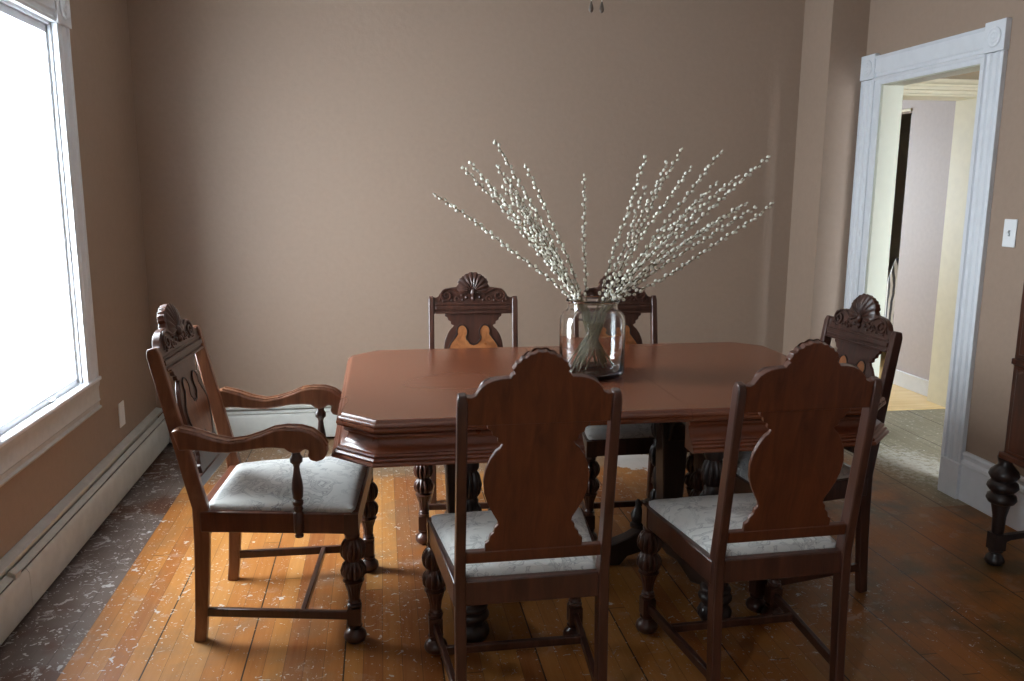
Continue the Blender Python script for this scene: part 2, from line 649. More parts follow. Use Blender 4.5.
    mps.inputs['Rotation'].default_value = (0, 0, 0.9)
    mps.inputs['Scale'].default_value = (9, 60, 1)
    L.new(wv.outputs[0], mps.inputs['Vector'])
    sk = mth('GREATER_THAN', noise(1.0, 3, mps.outputs['Vector'], 0.6), 0.70)
    mps2 = N.new('ShaderNodeMapping')
    mps2.inputs['Rotation'].default_value = (0, 0, -0.35)
    mps2.inputs['Scale'].default_value = (12, 70, 1)
    L.new(wv.outputs[0], mps2.inputs['Vector'])
    sk2 = mth('GREATER_THAN', noise(1.0, 3, mps2.outputs['Vector'], 0.6), 0.71)
    sk = mth('MULTIPLY', mth('MAXIMUM', sk, sk2), mth('GREATER_THAN', dd, 0.45))
    splash = mth('MAXIMUM', splash, sk)
    splash = mth('MAXIMUM', splash, mth('MULTIPLY', smear, mth('MULTIPLY_ADD', bord, 0.45, mth('MULTIPLY', dm.outputs['Result'], 0.38))))
    # big scraped patch behind the table and chalky dust on the threshold
    def blob(cx, cy, rx, ry):
        a = mth('POWER', mth('DIVIDE', mth('SUBTRACT', X, cx), rx), 2)
        b = mth('POWER', mth('DIVIDE', mth('SUBTRACT', Y, cy), ry), 2)
        d = mth('ADD', mth('ADD', a, b), mth('MULTIPLY', mth('SUBTRACT', noise(14, 5, None, 0.65), 0.5), 3.2))
        return mth('LESS_THAN', d, 0.8)
    splash = mth('MAXIMUM', splash, blob(1.33, 4.12, 0.16, 0.15))
    da = mth('POWER', mth('DIVIDE', mth('SUBTRACT', X, 2.78), 0.22), 2)
    db = mth('POWER', mth('DIVIDE', mth('SUBTRACT', Y, 3.86), 0.36), 2)
    dsum = mth('ADD', mth('ADD', da, db), mth('MULTIPLY', mth('SUBTRACT', noise(30, 6, None, 0.78), 0.5), 7.0))
    dust = ramp(dsum, [(0.0, 1.0), (1.0, 0.0)])
    tone = mix(noise(5, 2), (0.40, 0.36, 0.32), (0.62, 0.61, 0.60))
    base = mix(mth('MULTIPLY', splash, 0.82), base, tone)
    base = mix(mth('MULTIPLY', dust, 0.62), base, (0.56, 0.54, 0.50))
    hs = mth('MULTIPLY', hm, mth('GREATER_THAN', noise(38, 4, None, 0.6), 0.635))
    base = mix(mth('MULTIPLY', hs, 0.8), base, (0.55, 0.53, 0.45))
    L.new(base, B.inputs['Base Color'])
    ro = mth('MULTIPLY_ADD', big2, 0.35, 0.26)
    ro = mth('ADD', ro, mth('MULTIPLY', hm, 0.25))
    B.inputs['Specular IOR Level'].default_value = 0.16
    L.new(ro, B.inputs['Roughness'])
    bp = N.new('ShaderNodeBump')
    bp.inputs['Strength'].default_value = 0.35
    bp.inputs['Distance'].default_value = 0.003
    hgt = mth('ADD', mth('MULTIPLY', gap, -1.0), mth('ADD', mth('MULTIPLY', splash, 0.35), mth('MULTIPLY', grain, 0.25)))
    L.new(hgt, bp.inputs['Height'])
    L.new(bp.outputs['Normal'], B.inputs['Normal'])
    return mt


M_FLOOR = floor_mat()

# ------------------------------------------------------------------ room shell
LX, RX, BY, NY, CZ = -1.27, 2.685, 4.80, -1.60, 2.75
WT = .113


def wall(name, boxes, mat):
    b = MB()
    for a, c in boxes:
        b.box(a, c)
    return struct(b.build(name, mat, smooth=False))


wall('floor', [((-1.45, NY - .1, -0.12), (5.2, 4.9, 0.0))], M_FLOOR)
wall('ceiling', [((-1.45, NY - .1, CZ), (RX + WT, BY + .1, CZ + 0.1))], M_CEIL)
# left wall: the window opening and one for the added fill window
WY = [(2.865, 3.705), (-0.97, -0.51)]
Z0, Z1 = 0.60, 2.07
wall('wall_left', [((LX - .16, NY, 0), (LX, BY + .1, Z0)), ((LX - .16, NY, Z1), (LX, BY + .1, CZ)),
                   ((LX - .16, NY, Z0), (LX, WY[1][0], Z1)), ((LX - .16, WY[1][1], Z0), (LX, WY[0][0], Z1)), ((LX - .16, WY[0][1], Z0), (LX, BY + .1, Z1))], M_WALL)
wall('wall_back', [((LX, BY, 0), (RX, BY + .1, CZ)), ((2.467, 4.478, 0), (RX, BY, CZ))], M_WALL)
wall('wall_front', [((LX - .16, NY - .12, 0), (RX + WT, NY, CZ))], M_WALL)
DY0, DY1, DZ = 3.515, 4.325, 2.0
wall('wall_right', [((RX, NY, 0), (RX + WT, DY0, CZ)), ((RX, DY1, 0), (RX + WT, BY + .1, CZ)),
                    ((RX, DY0, DZ), (RX + WT, DY1, CZ))], M_WALL)

# hall and the pale room beyond
HX0, HX1 = RX + WT, 4.4
wall('wall_hall_far', [((HX0, 4.9, 0), (2.98, 5.10, CZ)), ((3.735, 4.9, 0), (HX1, 5.10, CZ)), ((2.98, 4.9, 2.03), (3.735, 5.10, CZ))], M_HALL)
wall('wall_hall_right', [((HX1, 0.9, 0), (HX1 + .1, 5.1, CZ))], M_HALL)
wall('wall_hall_near', [((HX0, 0.9, 0), (2.82, 1.0, CZ)), ((3.92, 0.9, 0), (HX1, 1.0, CZ)), ((2.82, 0.9, 0), (3.92, 1.0, 0.3)), ((2.82, 0.9, 2.2), (3.92, 1.0, CZ))], M_HALL)
wall('ceiling_hall', [((HX0, 0.9, CZ), (HX1 + .1, 8.2, CZ + .1)), ((1.2, BY + .1, CZ), (HX0, 8.2, CZ + .1))], M_HALL)
wall('floor_far_room', [((1.2, 4.9, -0.12), (HX1 + .8, 8.2, 0.004))], wood('pale_yellow_boards', (0.62, 0.42, 0.17), (0.78, 0.58, 0.28), 0.4, scale=(1.2, 12, 1), coat=0.1))
wall('wall_far_room_right', [((3.80, 5.10, 0), (3.90, 5.69, CZ)), ((3.80, 5.69, 2.0), (3.90, 6.55, CZ)), ((3.80, 6.55, 0), (3.90, 8.0, CZ))], M_LAV)
wall('wall_far_room_back', [((1.2, 8.0, 0), (2.2, 8.1, CZ)), ((3.2, 8.0, 0), (5.2, 8.1, CZ)), ((2.2, 8.0, 0), (3.2, 8.1, .65)), ((2.2, 8.0, 2.05), (3.2, 8.1, CZ))], M_LAV)
wall('wall_far_room_left', [((1.1, 4.9, 0), (1.2, 8.1, CZ))], M_LAV)
wall('wall_far_room_near', [((1.2, 4.9, 0), (HX0, 5.10, CZ))], M_LAV)
wall('wall_closet', [((5.1, 5.10, 0), (5.2, 8.0, 2.55)), ((3.90, 5.10, 0), (5.1, 5.16, 2.55)), ((3.90, 7.9, 0), (5.1, 8.0, 2.55)), ((3.90, 5.1, 2.45), (5.2, 8.0, 2.55))], M_DARKROOM)
b = MB().box((3.785, 5.11, 0.004), (3.80, 5.66, 0.105)).box((3.780, 5.11, 0.105), (3.80, 5.66, 0.118))
struct(b.build('baseboard_far_room', M_TRIM, bevel=.002))
b = MB().box((3.79, 5.69, 2.0), (3.80, 6.62, 2.02)).box((3.785, 6.55, 0.004), (3.80, 6.60, 2.0))
struct(b.build('trim_1', M_CREAM, bevel=.003))


# --- windows: sash, pane, casing, stool, apron, lift handle
def fluted(b, ya, yb, xw, za, zb, t=0.022):
    """vertical fluted casing board on the left wall between ya and yb"""
    prof = [(0, 0), (0, t), (.012, t), (.018, t * .8), (.026, t * .8), (.032, t * 1.05), (.5, t * 1.05)]
    w = yb - ya
    pts = [(0, 0), (0, t), (w * .10, t * 1.1), (w * .16, t * .7), (w * .30, t * .7), (w * .36, t), (w * .64, t), (w * .70, t * .7), (w * .84, t * .7), (w * .90, t * 1.1), (w, t), (w, 0)]
    b.prism(pts, (xw, ya, za), (0, 1, 0), (1, 0, 0), (0, 0, 1), zb - za)


def disc(b, o, n, r, t, seg=20):
    """turned bullseye rosette facing n (a unit axis vector)"""
    q = Vector((0, 0, 1)).rotation_difference(Vector(n)).to_matrix().to_4x4()
    c = MB().lathe([(0, r), (t * .6, r), (t, r * .88), (t * .5, r * .76), (t * .4, r * .62), (t * 1.1, r * .5), (t * .6, r * .36), (t * .7, r * .2), (t * 1.5, r * .04)], seg=seg)
    c.xf(Matrix.Translation(Vector(o)) @ q)
    b.add(c.v, c.f)


def left_window(name, y0, y1):
    cas = MB()
    cw = 0.140
    for ya, yb in ((y0 - cw, y0), (y1, y1 + cw)):
        fluted(cas, ya, yb, LX, Z0, Z1)
        cas.box((LX, ya - .006, Z1), (LX + .030, yb + .006, Z1 + .140))
        disc(cas, (LX + .030, (ya + yb) / 2, Z1 + .070), (1, 0, 0), .048, .010)
    # head casing
    h = [(0, 0), (0, .022), (.012, .024), (.02, .015), (.036, .015), (.044, .022), (.082, .022), (.09, .015), (.105, .015), (.112, .024), (.125, .022), (.125, 0)]
    cas.prism(h, (LX, y0, Z1), (0, 0, 1), (1, 0, 0), (0, 1, 0), y1 - y0)
    root = struct(cas.build(name, M_TRIM, bevel=.0015))
    # jamb liner
    j = MB()
    j.box((LX - .15, y0, Z0), (LX, y0 + .012, Z1)).box((LX - .15, y1 - .012, Z0), (LX, y1, Z1)).box((LX - .15, y0, Z1 - .012), (LX, y1, Z1))
    j.build('jamb', M_TRIM, root, bevel=.001)
    s = MB()
    xs0, xs1 = LX - .048, LX - .012
    s.box((xs0, y0 + .012, Z0 + .01), (xs1, y0 + .030, Z1 - .012)).box((xs0, y1 - .030, Z0 + .01), (xs1, y1 - .012, Z1 - .012))
    s.box((xs0, y0 + .012, Z1 - .045), (xs1, y1 - .012, Z1 - .012)).box((xs0, y0 + .012, Z0 + .002), (xs1, y1 - .012, Z0 + .034))
    sa = s.build('window_sash', M_TRIM, root, bevel=.003)
    g = MB().box((LX - .032, y0 + .025, Z0 + .03), (LX - .028, y1 - .025, Z1 - .04))
    g.build('pane', M_PANE, sa, smooth=False)
    lf = MB()
    yc = y1 - .33
    lf.box((xs1, yc - .028, Z0 + .010), (xs1 + .004, yc + .028, Z0 + .026)).box((xs1, yc - .020, Z0 + .014), (xs1 + .018, yc + .020, Z0 + .020))
    lf.build('sash_lift', M_TRIM, sa, bevel=.002)
    st = MB()
    st.prism([(-.15, .0), (.027, 0), (.030, .004), (.030, .014), (.026, .018), (-.15, .018)], (LX, y0 - cw - .008, Z0 - .012), (1, 0, 0), (0, 0, 1), (0, 1, 0), (y1 - y0) + 2 * cw + .016)
    st.build('window_sill', M_TRIM, root, bevel=.0015)
    ap = MB()
    ap.prism([(0, 0), (.024, 0), (.026, .008), (.016, .014), (.016, .030), (.022, .038), (.018, .046), (.018, .095), (.022, .105), (.024, .118), (.024, .126), (0, .126)], (LX, y0 - cw, Z0 - .138), (1, 0, 0), (0, 0, 1), (0, 1, 0), (y1 - y0) + 2 * cw)
    ap.build('window_apron', M_SILL, root, bevel=.001)
    return root


left_window('window_1', *WY[0])
left_window('fill_window', *WY[1])  # unseen window behind the camera, added as fill for the chair backs


def plain_window(name, o, u, w, h):
    """simple framed sash window lying in plane (u, z) from corner o"""
    o, u = Vector(o), Vector(u)
    n = Vector((0, 0, 1)).cross(u)
    b = MB()
    for a0, a1, b0, b1 in ((0, w, 0, .05), (0, w, h - .05, h), (0, .05, 0, h), (w - .05, w, 0, h), (0, w, h * .5 - .02, h * .5 + .02)):
        b.prism([(a0, b0), (a1, b0), (a1, b1), (a0, b1)], o, u, (0, 0, 1), n, .04)
    r = struct(b.build(name, M_TRIM, smooth=False))
    MB().prism([(.04, .04), (w - .04, .04), (w - .04, h - .04), (.04, h - .04)], o + n * .018, u, (0, 0, 1), n, .004).build('pane', M_PANE, r, smooth=False)


plain_window('hall_fill_window', (2.82, 0.97, 0.3), (1, 0, 0), 1.10, 1.9)  # unseen window, added and enlarged to brighten the hall
plain_window('window_3', (2.2, 8.06, .65), (1, 0, 0), 1.0, 1.4)

# --- doorway trim on the right wall
d = MB()
t = .022


def fl_right(b, ya, yb, za, zb):
    w = yb - ya
    pts = [(0, 0), (0, t), (w * .09, t * 1.1), (w * .14, t * .6), (w * .24, t * .6), (w * .30, t), (w * .42, t), (w * .48, t * .6), (w * .60, t * .6), (w * .66, t), (w * .78, t), (w * .83, t * .6), (w * .92, t * .6), (w * .95, t * 1.1), (w, t), (w, 0)]
    b.prism(pts, (RX, ya, za), (0, 1, 0), (-1, 0, 0), (0, 0, 1), zb - za)


for ya, yb in ((3.380, 3.500), (4.350, 4.474)):
    fl_right(d, ya, yb, .17, 2.030)
    d.box((RX - .028, ya - .004, 2.032), (RX, yb + .004, 2.162))
    disc(d, (RX - .028, (ya + yb) / 2, 2.093), (-1, 0, 0), .044, .006)
    d.box((RX - .032, ya - .006, 0), (RX, yb + .004, .172))
h = [(0, 0), (0, .020), (.012, .024), (.020, .014), (.034, .014), (.042, .020), (.118, .020), (.124, .026), (.132, .030), (.132, 0)]
h = [(z * .95, x) for z, x in h]
d.prism(h, (RX, 3.500, 2.020), (0, 0, 1), (-1, 0, 0), (0, 1, 0), .850)
for q_, (ya, yb, zt) in enumerate(((3.498, 3.530, 1.994), (4.300, 4.352, 1.994))):
    d.box((RX - .014, ya, 0), (RX, yb, 2.03))
d.box((RX - .0138, 3.498, 1.996), (RX, 4.352, 2.03))
door = struct(d.build('door_1', M_TRIM, bevel=.0015))
j = MB()
j.box((RX - .006, 3.503, 0), (RX + WT, 3.534, 1.990)).box((RX - .006, 4.278, 0), (RX + WT, 4.337, 1.990)).box((RX - .006, 3.503, 1.990), (RX + WT, 4.337, 2.001))
jj = j.build('jamb', simple('pale_jamb_paint', (0.50, 0.50, 0.41), 0.4, bump=.05, scale=20, var=.02), door, bevel=.002)

# cream door surround at the end of the hall
d = MB()
hc = [(0, 0), (0, .014), (.012, .018), (.016, .008), (.036, .008), (.040, .022), (.058, .024), (.062, .012), (.074, .012), (.078, .032), (.090, .044), (.102, .048), (.102, 0)]
d.prism(hc, (2.88, 4.9, 2.010), (0, 0, 1), (0, -1, 0), (1, 0, 0), .98)
cs = [(0, 0), (0, .018), (.012, .020), (.02, .012), (.035, .012), (.045, .018), (.1, .018), (.11, .022), (.12, .018), (.12, 0)]
d.prism(cs, (3.725, 4.9, 0.004), (1, 0, 0), (0, -1, 0), (0, 0, 1), 2.006)
d.prism(cs, (2.875, 4.9, 0.004), (1, 0, 0), (0, -1, 0), (0, 0, 1), 2.006)
d2 = struct(d.build('door_2', M_CREAM, bevel=.0015))
j = MB().box((3.715, 4.895, .004), (3.74, 5.105, 2.01)).box((2.975, 4.895, .004), (3.0, 5.105, 2.01)).box((2.975, 4.895, 2.010), (3.74, 5.105, 2.035))
j.build('jamb', M_CREAM, d2, bevel=.002)

# baseboards, right wall
b = MB()
bp_ = [(0, 0), (.018, 0), (.018, .170), (.024, .176), (.022, .190), (.012, .200), (.014, .212), (.020, .222), (.016, .233), (0, .236)]
b.prism([(x, z) for x, z in bp_], (RX, NY, 0), (-1, 0, 0), (0, 0, 1), (0, 1, 0), 3.374 - NY)
struct(b.build('baseboard_right', M_TRIM, bevel=.001))
b = MB()
b.prism([(x, z) for x, z in bp_], (LX, NY, 0), (0, 1, 0), (0, 0, 1), (1, 0, 0), RX - LX)
struct(b.build('baseboard_front', M_TRIM, bevel=.001))


# --- baseboard heaters
def heater(name, label, o, u, n, L, seams, clips):
    """section in (n = out from wall, z), run along u"""
    root = thing(name, label, 'heater', o)
    run = Vector(u)
    O = (0, 0, 0)
    MB().prism([(0, .02), (.004, .02), (.004, .208), (.033, .200), (.034, .190), (.037, .190), (.036, .204), (.002, .214), (0, .214)], O, n, (0, 0, 1), u, L).build('top_cover', M_HEAT, root, bevel=.001)
    MB().prism([(.037, .178), (.037, .182), (.060, .172), (.060, .168)], O, n, (0, 0, 1), u, L).build('damper', M_HEAT, root, bevel=.0005)
    f = MB()
    e = [0] + seams + [L]
    for a, c in zip(e[:-1], e[1:]):
        f.prism([(.060, .030), (.070, .022), (.074, .026), (.074, .150), (.064, .166), (.060, .164), (.069, .149), (.069, .034)], run * (a + .0012), n, (0, 0, 1), u, c - a - .0024)
    f.build('front_panel', M_HEAT, root, bevel=.001)
    fi = MB()
    fi.prism([(.004, .05), (.054, .05), (.054, .13), (.004, .13)], O, n, (0, 0, 1), u, L)
    fi.build('fin_core', M_HEATIN, root, smooth=False)
    for c in clips:
        MB().prism([(.040, .160), (.066, .160), (.068, .182), (.050, .194), (.040, .190)], run * c, n, (0, 0, 1), u, .045).build('clip', M_HEAT, root, bevel=.002)
    # feet carry it
    for c in [0.02] + [s for s in seams] + [L - .03]:
        MB().prism([(.004, 0), (.058, 0), (.058, .05), (.004, .05)], run * c, n, (0, 0, 1), u, .01).build('support_bracket', M_HEATIN, root, smooth=False)
    return root


heater('baseboard_heater', 'long white baseboard heater running under the window along the left wall', (LX, 0.4, 0), (0, 1, 0), (1, 0, 0), BY - .4, [1.2, 2.445], [2.36])
heater('baseboard_heater', 'white baseboard heater along the back wall behind the armchair and table', (LX + .076, BY, 0), (1, 0, 0), (0, -1, 0), 2.467 - LX - .082, [1.75], [])

# --- wall plates
sw = thing('light_switch', 'white toggle light switch plate on the wall right of the doorway', 'light switch', (RX, 3.250, 1.255))
MB().box((-.006, -.037, -.060), (0, .037, .060)).build('cover_plate', M_PLATE, sw, bevel=.003)
MB().box((-.0068, -.006, -.013), (-.006, .006, .013)).build('slot', simple('slot_grey', (.25, .27, .28), .5), sw, smooth=False)
MB().prism([(0, -.008), (.012, .002), (.012, .009), (0, .004)], (-.006, -.004, 0), (-1, 0, 0), (0, 0, 1), (0, 1, 0), .008).build('toggle', M_PLATE, sw, bevel=.001)
ol = thing('wall_outlet', 'small white outlet plate low on the left wall beyond the window', 'outlet', (LX, 4.18, .342))
MB().box((0, -.040, -.060), (.006, .040, .060)).build('cover_plate', M_PLATE, ol, bevel=.003)


# ------------------------------------------------------------------ dining chairs
BK0, BKD = Vector((0, -.250, .45)), Vector((0, -.174, .985)).normalized()
BKN = Vector((0, .985, .174)).normalized()          # faces the sitter
VT = .512                                            # post top along the rake


def bk(x, v, w=0):
    return BK0 + Vector((x, 0, 0)) + BKD * v + BKN * w


def back_prism(b, poly, w0, th):
    """poly in (x, v) of the raked back plane, from depth w0 outwards by th"""
    b.prism(poly, BK0 + BKN * w0, (1, 0, 0), BKD, BKN, th)


def mirror(h):
    return h + [(-x, z) for x, z in reversed(h) if abs(x) > 1e-6]


def front_leg(x, y):
    b = MB()
    L_ = 12
    G = 1.14
    prof = [(0, .012), (.002, .020), (.010, .029), (.022, .033), (.034, .030), (.044, .021), (.048, .017), (.052, .020), (.058, .022), (.062, .016), (.066, .016)]
    b.lathe([(p[0], p[1] * 1.12) for p in prof], (x, y, 0), 32)
    b.box((x - .021, y - .021, .064), (x + .021, y + .021, .120))
    prof = [(.118, .015), (.124, .022), (.130, .023), (.135, .017), (.140, .021), (.146, .017),
            (.150, .0175, .16), (.175, .020, .18), (.205, .026, .16), (.212, .030, 0), (.216, .024), (.219, .024),
            (.224, .029, .2), (.236, .035, .30), (.250, .036, .30), (.264, .032, .26), (.274, .025, .1), (.280, .0235),
            (.286, .027, .2), (.298, .034, .30), (.314, .0365, .30), (.332, .033, .26), (.345, .026, .12), (.352, .020), (.358, .024), (.366, .024), (.374, .020)]
    b.lathe([(p[0], p[1] * (G if p[1] > .024 else 1)) + tuple(p[2:]) for p in prof], (x, y, 0), 48, L_)
    b.box((x - .022, y - .022, .370), (x + .022, y + .022, .438))
    return b


def rear_post(x, arm=False):
    k = .0125
    path = [(x, -.275, 0), (x, -.268, .06), (x, -.258, .20), (x, -.250, .34), (x, -.249, .45)]
    sect = [(k * 1.15, .019), (k * 1.15, .019), (k * 1.15, .021), (k * 1.15, .0235), (k * 1.1, .024)]
    for v, th in ((.10, .024), (.22, .0225), (.35, .021), (VT - .02, .020)):
        path.append(tuple(bk(x, v)))
        sect.append((k, th))
    path.append(tuple(bk(x, VT)))
    sect.append((k * .8, .014))
    return MB().sweep(path, sect)


def shell(b, cx, v0, r, w0):
    """scallop shell relief standing on the crest, base at v0"""
    nr, na = 6, 56
    vs = []
    for i in range(nr + 1):
        q = i / nr
        for jx in range(na + 1):
            a = PI * (1.10 * jx / na - .05)
            rib = abs(math.sin(9 * (a + .16)))
            rr = r * q * (1 + .05 * rib * q)
            h_ = .003 + .010 * math.sin(PI * min(1, q * 1.02)) ** .7 * (0.45 + .55 * rib)
            vs.append(tuple(bk(cx + rr * math.cos(a), v0 + rr * math.sin(a) * 1.22, w0 + h_)))
    f = []
    for i in range(nr):
        for jx in range(na):
            a0 = i * (na + 1) + jx
            f.append((a0, a0 + 1, a0 + na + 2, a0 + na + 1))
    b.add(vs, f)


def spiral(b, cx, cv, r0, r1, a0, turns, w0, rad, sgn=1):
    P, R_ = [], []
    n = 26
    for i in range(n + 1):
        q = i / n
        a = a0 + sgn * turns * 2 * PI * q
        r = r0 + (r1 - r0) * q
        P.append(bk(cx + r * math.cos(a), cv + r * math.sin(a), w0))
        R_.append(rad * (1.1 - .35 * q))
    b.tube(P, R_, 6)


CREST = mirror([(.180, -.079), (.180, -.004), (.166, -.006), (.156, -.001), (.150, .010), (.142, .020), (.130, .029), (.114, .036), (.094, .040), (.075, .041), (.071, .048), (.064, .054), (.070, .062), (.063, .071), (.062, .078), (.053, .081), (.048, .090), (.038, .091), (.031, .099), (.020, .100), (.011, .106), (0, .104)])
ARM_S = .022
SPLAT_H = [(.127, -.079), (.127, -.090), (.116, -.096), (.114, -.108), (.101, -.114), (.101, -.126), (.088, -.132), (.094, -.142), (.104, -.150), (.118, -.172), (.129, -.200), (.134, -.232), (.131, -.266), (.121, -.298), (.107, -.325), (.096, -.345), (.094, -.356), (.103, -.366), (.104, -.378), (.114, -.388), (.117, -.402), (.126, -.408), (.126, -.432)]
BURL_H = [(0, -.226), (.008, -.219), (.016, -.216), (.021, -.206), (.032, -.196), (.034, -.184), (.028, -.172), (.027, -.156), (.034, -.140), (.046, -.131), (.060, -.132), (.071, -.142), (.075, -.157), (.072, -.171), (.084, -.188), (.101, -.210), (.112, -.234), (.108, -.268), (.096, -.300), (.080, -.328), (.066, -.350), (.040, -.352), (.022, -.338), (0, -.322)]


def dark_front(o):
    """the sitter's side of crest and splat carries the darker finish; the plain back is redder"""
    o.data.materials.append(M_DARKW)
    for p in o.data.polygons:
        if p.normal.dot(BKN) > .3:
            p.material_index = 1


def make_chair(name, label, fx=.2225, rx=.188, arms=False):
    r = thing(name, label, 'chair')
    W_ = M_ARMW if arms else M_DARKW
    for s in (-1, 1):
        front_leg(s * fx, .22).build('front_leg', M_DARKW, r, bevel=0, angle=50)
    for s in (-1, 1):
        rear_post(s * rx).build('back_post', W_, r, bevel=.004, seg=2)
    # seat frame
    b = MB()
    b.box((-fx - .0, .205, .372), (fx + .0, .241, .440))
    b.box((-rx, -.262, .378), (rx, -.232, .446))
    for s in (-1, 1):
        a = s * (fx + .020)
        c = s * (rx + .016)
        b.prism([(a, .220), (c, -.250), (c - s * .024, -.250), (a - s * .024, .220)], (0, 0, .372), (1, 0, 0), (0, 1, 0), (0, 0, 1), .068)
    b.build('seat_frame', M_DARKW if not arms else M_BACKW, r, bevel=.004)
    # drop-in cushion, crowned
    nx, ny = 18, 18
    vs, f = [], []
    for jy in range(ny + 1):
        q = jy / ny
        y = -.232 + q * .462
        hw = (rx - .004) + (fx + .013 - rx + .004) * q
        for ix in range(nx + 1):
            p = ix / nx * 2 - 1
            ed = max(abs(p), abs(q * 2 - 1))
            cr = (1 - abs(p) ** 3.5) * (1 - abs(q * 2 - 1) ** 3.5)
            # rounded corners
            xx = p * hw
            yy = y
            kx = max(0, abs(p) - .86) / .14
            ky = max(0, abs(q * 2 - 1) - .86) / .14
            if kx > 0 and ky > 0:
                m_ = min(kx, ky)
                xx *= 1 - .018 * m_ * m_
                yy -= (1 if q > .5 else -1) * .010 * m_ * m_
            vs.append((xx, yy, .452 + .030 * cr ** .8))
    n0 = len(vs)
    for jy in range(ny):
        for ix in range(nx):
            a0 = jy * (nx + 1) + ix
            f.append((a0, a0 + 1, a0 + nx + 2, a0 + nx + 1))
    rim = [ix for ix in range(nx + 1)] + [jy * (nx + 1) + nx for jy in range(1, ny + 1)] + [ny * (nx + 1) + ix for ix in range(nx - 1, -1, -1)] + [jy * (nx + 1) for jy in range(ny - 1, 0, -1)]
    low = []
    for i in rim:
        x, y, z = vs[i]
        vs.append((x * .998, y, .437))
        low.append(len(vs) - 1)
    for i in range(len(rim)):
        i2 = (i + 1) % len(rim)
        f.append((rim[i], low[i], low[i2], rim[i2]))
    f.append(tuple(low))
    MB().add(vs, f).build('seat_cushion', M_SEAT, r, angle=80)
    # stretchers
    for s in (-1, 1):
        MB().sweep([(s * (rx - .0), -.258, .098), (s * fx, .205, .092)], (.0085, .014), side=(1, 0, 0)).build('stretcher', M_DARKW, r, bevel=.003)
    q = (.055 + .258) / .463
    xs = rx + (fx - rx) * q
    MB().sweep([(-xs, .055, .094), (xs, .055, .094)], (.0085, .013), side=(0, 1, 0)).build('stretcher', M_DARKW, r, bevel=.003)
    # crest rail with moulding; carved shell and scrolls on its front
    b = MB()
    k = (rx - .008) / .180
    poly = [(x * k, v + VT) for x, v in CREST]
    back_prism(b, poly, -.012, .024)
    back_prism(b, [(-rx + .018, VT - .062), (rx - .018, VT - .062), (rx - .018, VT - .046), (-rx + .018, VT - .046)], .012, .008)
    back_prism(b, [(-rx + .018, VT - .080), (rx - .018, VT - .080), (rx - .018, VT - .072), (-rx + .018, VT - .072)], .008, .012)
    back_prism(b, [(-rx + .018, VT - .040), (rx - .018, VT - .040), (rx - .018, VT - .035), (-rx + .018, VT - .035)], .012, .005)
    cr = b.build('crest_rail', M_BACKW, r, bevel=.0018)
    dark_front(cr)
    c = MB()
    shell(c, 0, VT + .022, .068, .010)
    c.build('carved_shell', M_DARKW, cr, angle=60)
    c = MB()
    for s in (-1, 1):
        spiral(c, s * .118, VT + .002, .028, .005, PI * .5, 1.55, .014, .0055, -s)
        P = [bk(s * x, VT + v, .014) for x, v in ((.118, .031), (.098, .034), (.078, .026), (.058, .014), (.036, .012), (.016, .020))]
        c.tube(P, .0048, 6)
        spiral(c, s * .070, VT - .012, .015, .004, PI, 1.3, .013, .0042, s)
        c.tube([bk(s * x, VT + v, .013) for x, v in ((.150, -.020), (.146, -.008), (.138, .004), (.128, .008))], .004, 6)
        for x, v, rr in ((.096, -.020, .006), (.046, -.018, .007), (.030, -.006, .008), (.135, -.024, .005), (.052, .004, .005)):
            c.ellipsoid(bk(s * x, VT + v, .012), BKN, rr, .006, 8, 6)
    c.ellipsoid(bk(0, VT + .016, .018), BKD, .012, .018, 8, 6)
    c.ellipsoid(bk(0, VT - .010, .014), BKD, .010, .012, 8, 6)
    c.build('carved_scrolls', M_DARKW, cr, angle=60)
    # splat
    b = MB()
    back_prism(b, [(x, v + VT) for x, v in mirror(SPLAT_H)], -.008, .014)
    sp_ = b.build('back_splat', M_BACKW if not arms else M_DARKW, r, bevel=.0018)
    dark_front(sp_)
    b = MB()
    back_prism(b, [(x, v + VT) for x, v in mirror(BURL_H)], .006, .0025)
    b.build('burl_inlay', M_BURL if not arms else M_ARMW, sp_, bevel=.0006, label=None if arms else 'orange burl veneer inlay')
    c = MB()
    for s in (-1, 1):
        P = [bk(s * x, VT + v, .0075) for x, v in BURL_H if x > 0]
        c.tube([bk(0, VT - .215, .0075)] + P + [bk(0, VT - .322, .0075)], .003, 6)
    c.build('inlay_moulding', M_PEDW, sp_, angle=60)
    # rail under the splat
    b = MB()
    back_prism(b, [(-rx, .048), (rx, .048), (rx, .082), (-rx, .082)], -.010, .020)
    b.build('lower_rail', M_BACKW if not arms else M_DARKW, r, bevel=.003)
    if arms:
        A = [(-0.326, 0.713), (-0.303, 0.719), (-0.246, 0.703), (-0.202, 0.686), (-0.156, 0.677), (-0.11, 0.683), (-0.063, 0.698), (-0.025, 0.714), (0.013, 0.719), (0.055, 0.717), (0.087, 0.707), (0.115, 0.686), (0.131, 0.66), (0.133, 0.637), (0.122, 0.619), (0.101, 0.612), (0.082, 0.617), (0.073, 0.632), (0.08, 0.648), (0.067, 0.653), (0.052, 0.642), (0.033, 0.639), (0.017, 0.645), (0.005, 0.655), (-0.027, 0.658), (-0.065, 0.657), (-0.097, 0.652), (-0.158, 0.642), (-0.204, 0.645), (-0.249, 0.651), (-0.278, 0.653), (-0.307, 0.651)]
